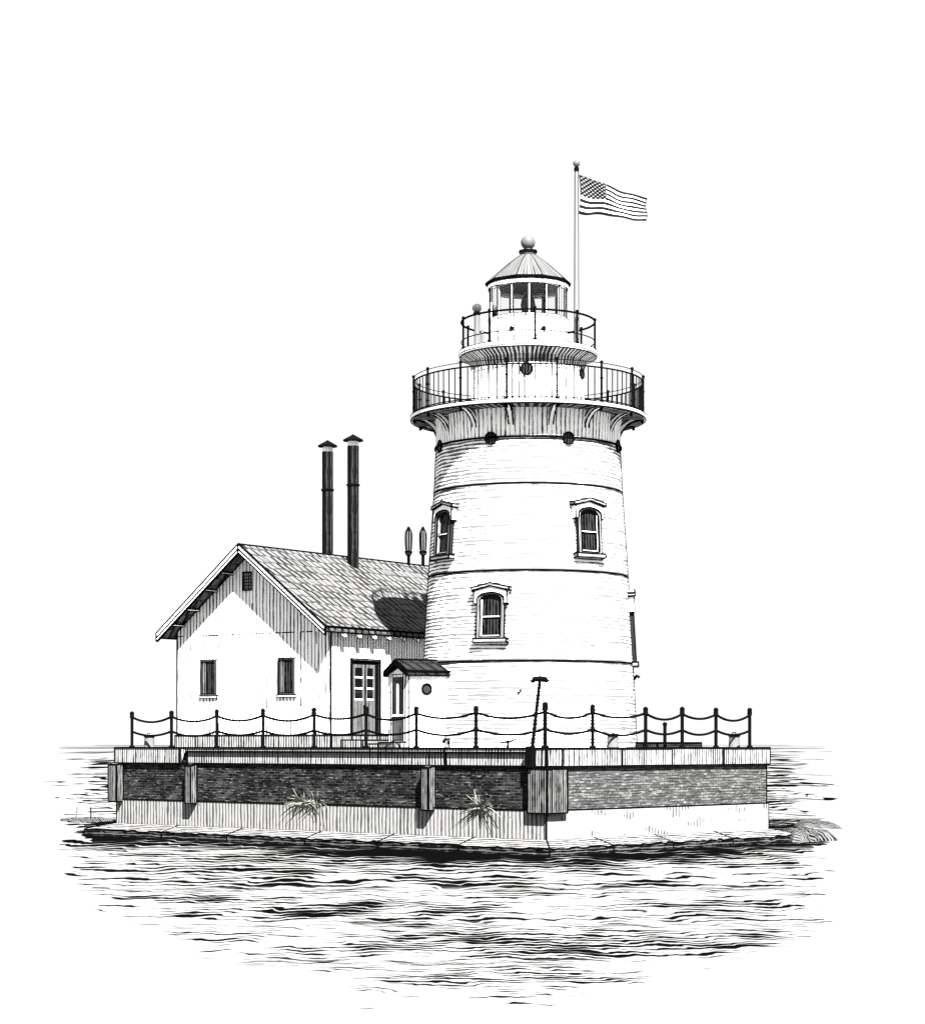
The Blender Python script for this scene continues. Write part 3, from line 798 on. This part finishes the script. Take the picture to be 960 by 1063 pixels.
b = MB(); b.box(.004, .02, ya, yb, zd1 - .1, zd1); b.box(.004, .05, yb - .2, yb - .06, zd0, zd1 - .1); b.build('door_head_jamb_shade', IRON, dr)  # black head, plus the strip painted as jamb shade
b = MB(); b.ball((.08, (ya + yb) / 2 - .12, zd0 + hh * .44), .05); b.build('handle', IRON, dr)
b = MB(); b.box(.06, .95, ya - .6, yb + .5, -.01, zd0 - .01); b.build('door_step', FOUND, house, ink=.012)
b = MB(); b.box(.952, 1.35, ya - .3, yb + .2, -.01, zd0 * .5); b.build('door_step', FOUND, house, ink=.012)
# stove pipes
def smokestack(px, xloc, row_top, row_base, wpx):
    yl = h_y(px, xloc); Zc = hw_(xloc, yl).y; r = wpx / 2 * Zc / F
    zb = zr - slope * abs(xloc + HW / 2) - .1; zt_ = zat(row_top, Zc) - DECK
    b = MB(); b.M = Matrix.Identity(4); b.lathe([(r, zb), (r, zt_ - .42)], 20)
    s_ = b.build('smokestack', STACK, house, loc=(xloc, yl, 0))
    zq = zb + (zt_ - zb) * .62
    b = MB(); b.lathe([(r + .003, zq - .04), (r + .035, zq - .03), (r + .035, zq + .03), (r + .003, zq + .04)], 20, cap=False); b.build('collar', IRON, s_)
    b = MB(); b.lathe([(r * .93, zt_ - .43), (r * .93, zt_ - .24)], 20); b.build('cap_band', WHITE, s_, ink=.010)
    b = MB(); b.lathe([(r * 1.0, zt_ - .25), (r * 1.75, zt_ - .24), (r * 1.75, zt_ - .19), (r * .35, zt_ - .03), (.03, zt_)], 20); b.build('cap', IRON, s_)
smokestack(340, -HW / 2 - .55, 457, 577, 11.5); smokestack(366.5, -HW / 2 + .42, 451, 588, 12)
for px in (424, 439):
    yl = h_y(px, -HW / 2); Zc = hw_(-HW / 2, yl).y; p = Zc / F; zb = zr - .05
    zz = lambda row: zat(row, Zc) - DECK
    b = MB(); b.lathe([(.035, zb), (.035, zz(577)), (.09, zz(575.5)), (.13, zz(573)), (.09, zz(572)), (.105, zz(571)), (.125, zz(560)), (.115, zz(553)), (.01, zz(547))], 8)
    b.build('spire_vent', hatch('zinc_vent', 'ang', .5, .4, .01, base=.10, wob=.2), house, ink=.014, thr=28, loc=(-HW / 2, yl, 0), smooth=False)

# ------------------------------------------------------------------ entry porch against the tower
TH_E = R(60); E0 = Vector((-1.66, 65.6, DECK)); EZ = 65.6
porch = thing('entry_porch', 'small white gabled entry porch with narrow dark door built against the tower foot', 'porch', E0, -TH_E)
def ez(row): return zat(row, EZ) - DECK
PWD = 1.32; PD = 2.2; zpe = ez(699); zpr = ez(689)
b = MB(); b.prism([(-PWD, 0), (0, 0), (0, zpe), (-PWD / 2, zpr - .1), (-PWD, zpe)], 0, PD); b.build('wall', hatch('porch_boards', 'zx', .5, .04, .1, wob=.3, brk=1.0, base=.8, spec=.5), porch, ink=.013)
so_ = .12; sl_ = (zpr - zpe + .1) / (PWD / 2)
b = MB(); ex = .10
b.prism([(-PWD - ex, zpe - sl_ * ex), (-PWD / 2, zpr), (ex, zpe - sl_ * ex), (ex, zpe - sl_ * ex + .13), (-PWD / 2, zpr + .14), (-PWD - ex, zpe - sl_ * ex + .13)], -so_, PD - .1)
b.build('roof', SHING_DK, porch, ink=.022)
dx0, dx1 = -.98, -.30; zd = ez(703)
b = MB(); b.box(dx0, dx1, -.035, .02, .25, zd); pd = b.build('door', DOORM, porch, ink=.012)
b = MB(); b.box(dx0 + .05, dx1 - .05, -.05, -.036, zd * .48, zd - .07); b.build('pane', PANE, pd)
b = MB(); b.box((dx0 + dx1) / 2 - .05, (dx0 + dx1) / 2 + .05, -.065, -.051, zd * .48, zd - .2); b.box(dx0 + .02, dx1 - .02, -.065, -.04, zd * .45, zd * .475); b.build('glazing_bar', WHITE, pd)
b = MB(); b.ball((dx0 + .06, -.08, zd * .42), .04); b.build('handle', IRON, pd)
b = MB(); b.box(dx0 - .12, dx0 - .003, -.03, .02, .2, zd + .1); b.box(dx1 + .003, dx1 + .12, -.03, .02, .2, zd + .1); b.box(dx0 - .003, dx1 + .003, -.03, .02, zd + .003, zd + .1); b.build('door_frame', BOARD, porch, ink=.008)
b = MB(); b.M = Matrix.Translation((0, .62, ez(715))) @ Matrix.Rotation(R(90), 4, 'Y')
b.lathe([(.13, -.02), (.19, -.02), (.19, .05), (.14, .06), (.13, .03)], 24, cap=False); ph = b.build('porthole', IRON, porch)
b = MB(); b.M = Matrix.Translation((0, .62, ez(715))) @ Matrix.Rotation(R(90), 4, 'Y'); b.lathe([(.14, -.02), (.14, .02)], 24); b.build('glass', PANE, ph)
b = MB(); b.box(dx0 - .15, dx1 + .15, -.45, -.003, 0.0, .18); b.build('door_step', CONC, porch, ink=.012)

# ------------------------------------------------------------------ chain fence
fence = thing('chain_fence', 'black iron post and double chain fence along the platform edge', 'fence', (C0.x, C0.y, DECK), -TH_P)
IN = .16
posts = [(on_left(p, IN), IN) for p in (137, 178, 225, 273, 326, 380, 432, 494)] + [(-IN - .02, IN)] + [(-IN, on_right(p, -IN)) for p in (615, 670, 708, 743, 778)]
PH = 1.2; first = None
for i, (px_, py_) in enumerate(posts):
    if first is None:
        b = MB(); b.tube([(0, 0, -.02), (0, 0, PH - .05)], .055, 10); b.lathe([(.10, -.02), (.10, .05), (.06, .07)], 12); b.lathe([(.075, PH - .16), (.08, PH - .1), (.075, PH - .05)], 12)
        first = o = b.build('post', IRON, fence); bb = MB(); bb.ball((0, 0, PH), .082); cp = bb.build('post_cap', IRON, o)
    else: o = copy_tree(first, fence)
    o.location = (px_, py_, 0); o.scale = (1, 1, random.uniform(.98, 1.03)) if i != 8 else (1.15, 1.15, 1.04)
for (p, q) in zip(posts[:-1], posts[1:]):
    for zh, sag in ((1.06, .17), (.56, .16)):
        b = MB(); n = 28; pts = []; rad = []
        sg = sag * random.uniform(.85, 1.15)
        broken = (q is posts[10 + 1] if False else False)
        for i in range(n + 1):
            t = i / n; pts.append((p[0] + (q[0] - p[0]) * t, p[1] + (q[1] - p[1]) * t, zh - sg * 4 * t * (1 - t))); rad.append(.038 if i % 2 else .043)
        b.tube(pts, rad, 6); b.build('chain', IRON, fence)

# ------------------------------------------------------------------ things on the platform
def local_thing(name, label, cat, x, y, z=DECK, group=None):
    p = pw(x, y); return thing(name, label, cat, (p.x, p.y, z), -TH_P, group)
labels = ['white mooring bollard at the far left end of the platform by the first fence post',
          'white mooring bollard on the deck in front of the tower right edge',
          'white mooring bollard near the last fence post at the right end']
for (x, y), lb in zip(((on_left(155, .7), .7), (-.75, on_right(636, -.75)), (-.7, on_right(762, -.7))), labels):
    t = local_thing('mooring_bollard', lb, 'bollard', x, y, group='white bollards on the deck')
    b = MB(); b.lathe([(.19, 0), (.165, .36), (.19, .38), (.18, .44)], 20); b.build('body', PALE, t)
    b = MB(); b.lathe([(.196, .365), (.2, .385), (.19, .44)], 20, cap=False); b.build('rim', INK, t)
    b = MB(); b.box(-.06, .06, -.02, .02, .452, .5); b.build('lug', WHITE, t, ink=.008)
t = local_thing('mooring_cleat', 'small black T shaped mooring cleat on the deck before the tower', 'cleat', on_left(527, .5), .5)
b = MB(); b.tube([(0, 0, 0), (0, 0, .2)], .035, 8); b.build('stem', IRON, t)
b = MB(); b.tube([(-.28, 0, .16), (0, 0, .2), (.3, 0, .24)], [.02, .03, .02], 8); b.build('horn', IRON, t)
t = local_thing('hydrant', 'small white hydrant standing at the right corner of the entry porch', 'hydrant', on_left(464, 1.0), 1.0)
b = MB(); b.lathe([(.11, 0), (.08, .05), (.08, .26), (.11, .28), (.1, .34), (.03, .4)], 14); b.build('body', PALE, t, ink=.010, thr=40)
b = MB(); b.M = Matrix.Translation((-.08, 0, .2)) @ Matrix.Rotation(R(90), 4, 'Y'); b.lathe([(.045, -.08), (.045, .08)], 10); b.M = Matrix.Translation((.08, 0, .17)) @ Matrix.Rotation(R(90), 4, 'Y'); b.lathe([(.045, -.08), (.045, .08)], 10); b.build('nozzle', WHITE, t, ink=.010)
# leaning signal pole at the corner
t = local_thing('davit_pole', 'leaning black pole with flat hammer head at the platform corner', 'pole', -.42, -.2, 2.24)
ux = Vector((math.cos(TH_P), math.sin(TH_P)))       # picture right expressed in platform axes
def pr(l, z): return (ux.x * l, ux.y * l, z)
b = MB(); b.tube([pr(0, .0), pr(.05, .6), pr(.26, 2.46)], [.075, .06, .05], 8); b.build('pole', IRON, t)
b = MB(); b.tube([pr(.02, 2.44), pr(.10, 2.53), pr(.27, 2.55), pr(.44, 2.52), pr(.5, 2.46)], [.05, .08, .09, .08, .05], 8); b.build('head', IRON, t)
b = MB(); b.box(-.11, .11, -.1, .09, .0, .6); b.build('bracket', IRON, t)
t = local_thing('short_post', 'short black iron stub post behind the chain between taller fence posts', 'post', -.9, on_right(690, -.9))
b = MB(); b.tube([(0, 0, 0), (0, 0, .72)], .055, 10); b.build('shaft', IRON, t); b = MB(); b.ball((0, 0, .74), .075); b.build('cap', IRON, t)
t = local_thing('timber_curb', 'low dark timber curb lying on the deck right of the tower', 'curb', 0, 0)
y0, y1 = on_right(664, -1.6), on_right(724, -1.6)
b = MB(); b.box(-1.75, -1.45, y0, y1, 0, .17); b.build('beam', STACKD, t, ink=.014)
# weeds growing from the joint
def tuft(name, label, px, n, spread, hgt, seed):
    hgt *= 1.08; rnd = random.Random(seed); x0 = on_left(px, -.05); t = local_thing(name, label, 'plant', x0, -.03, .98)
    b = MB()
    for i in range(n):
        a = rnd.uniform(-1.2, 1.2); L = hgt * rnd.uniform(.5, 1.1); bx = rnd.uniform(-spread, spread) * .45; wd = rnd.uniform(.028, .06)
        d = rnd.uniform(.05, .35); P = []
        for k in range(6):
            s_ = k / 5; P.append(Vector((bx + math.sin(a) * L * s_ * (1 + .3 * s_), -.03 - d * s_ , L * (s_ * math.cos(a) * 1.0 - .75 * s_ * s_ * abs(math.sin(a))))))
        vs = []
        for k, p in enumerate(P):
            ww = wd * (1 - (k / 5) ** 2) + .002; vs += [(p.x - ww * math.cos(a), p.y, p.z + ww * math.sin(a)), (p.x, p.y - .012, p.z), (p.x + ww * math.cos(a), p.y, p.z - ww * math.sin(a))]
        fs = []
        for k in range(5): q = k * 3; fs += [(q, q + 1, q + 4, q + 3), (q + 1, q + 2, q + 5, q + 4)]
        b.add(vs, fs, 1 if i % 4 == 0 else 0)
    b.build('leaves', [LEAF, LEAFD], t)
    b = MB()
    for i in range(6): a = rnd.uniform(-.6, .6); b.tube([(a * .3, -.01, -.03), (a * .6, -.08, .12)], [.012, .006], 5)
    b.build('stem', LEAFD, t)
def leaf_mat(name, c):
    m, nt, bs = new_mat(name); x, y, z = coords(nt); n = noise(nt, x * 25, y * 25, z * 25, 2)
    cb = nt.nodes.new('ShaderNodeCombineXYZ')
    for i in range(3): nt.links.new(((n * .9 + .5) * c[i]).k, cb.inputs[i])
    nt.links.new(cb.outputs[0], bs.inputs['Base Color']); bs.inputs['Roughness'].default_value = .8
    return m
LEAF = leaf_mat('pale_leaf', (.105, .112, .092)); LEAFD = leaf_mat('dark_leaf', (.004, .005, .003))
tuft('weed_tuft', 'spreading low weed with broad pale leaves on the brick wall joint left of centre', 321, 46, 1.3, .55, 3)
tuft('weed_tuft', 'spiky pale grass tuft on the brick wall joint near the corner fender', 500, 40, .5, .62, 5)

# ------------------------------------------------------------------ rocks at either side and stakes
def rock(label, px, row, wpx, hpx, seed, dep=2.0):
    Z = (EYE + .25) * F / (row - HOR); X = (px - 480) / F * Z; rnd = random.Random(seed)
    w2 = wpx / 2 * Z / F; h = hpx * Z / F; b = MB(); n, mR = 28, 7; vs = []
    for j in range(mR + 1):
        t = j / mR
        for i in range(n):
            a = 2 * math.pi * i / n; rr = (1 - t ** 1.6) * (1 + .22 * math.sin(a * 3 + seed) + .10 * math.sin(a * 7 + seed * 2) + rnd.uniform(-.05, .05)) + .001
            vs.append((w2 * rr * math.cos(a), dep * rr * math.sin(a), -.5 + (h + .5) * min(1.0, 1.9 * t) ** .6 * (1 + rnd.uniform(-.05, .05))))
    fs = [(j * n + i, j * n + (i + 1) % n, (j + 1) * n + (i + 1) % n, (j + 1) * n + i) for j in range(mR) for i in range(n)]
    b.add(vs, fs + [tuple(mR * n + i for i in range(n))])
    o = b.build('low_rock', ROCK); o.location = (X, Z, -.25); tag(o, label, 'rock')
rock('large low hatched rock in the water right of the platform end', 834, 872, 58, 10.5, 2)
rock('thin flat rock in the water behind the right rock', 846, 858, 44, 5, 4, 3.0)
rock('thin dark flat rock in the water left of the platform', 88, 853, 56, 3.5, 6)
for k, (px, y0, y1, lb) in enumerate(((79, 838, 852, 'thin short stake on the left flat rock, leftmost of two'), (95, 837, 851, 'thin short stake on the left flat rock nearer the platform'))):
    Z = 86.0; X = (px - 480) / F * Z
    t = thing('stake', lb, 'stake', (X, Z, -.2), 0, 'stakes on the left rock')
    b = MB(); b.tube([(0, 0, -.2), (.03 - .06 * k, 0, .55)], .03, 6); b.build('shaft', TIMBER, t)
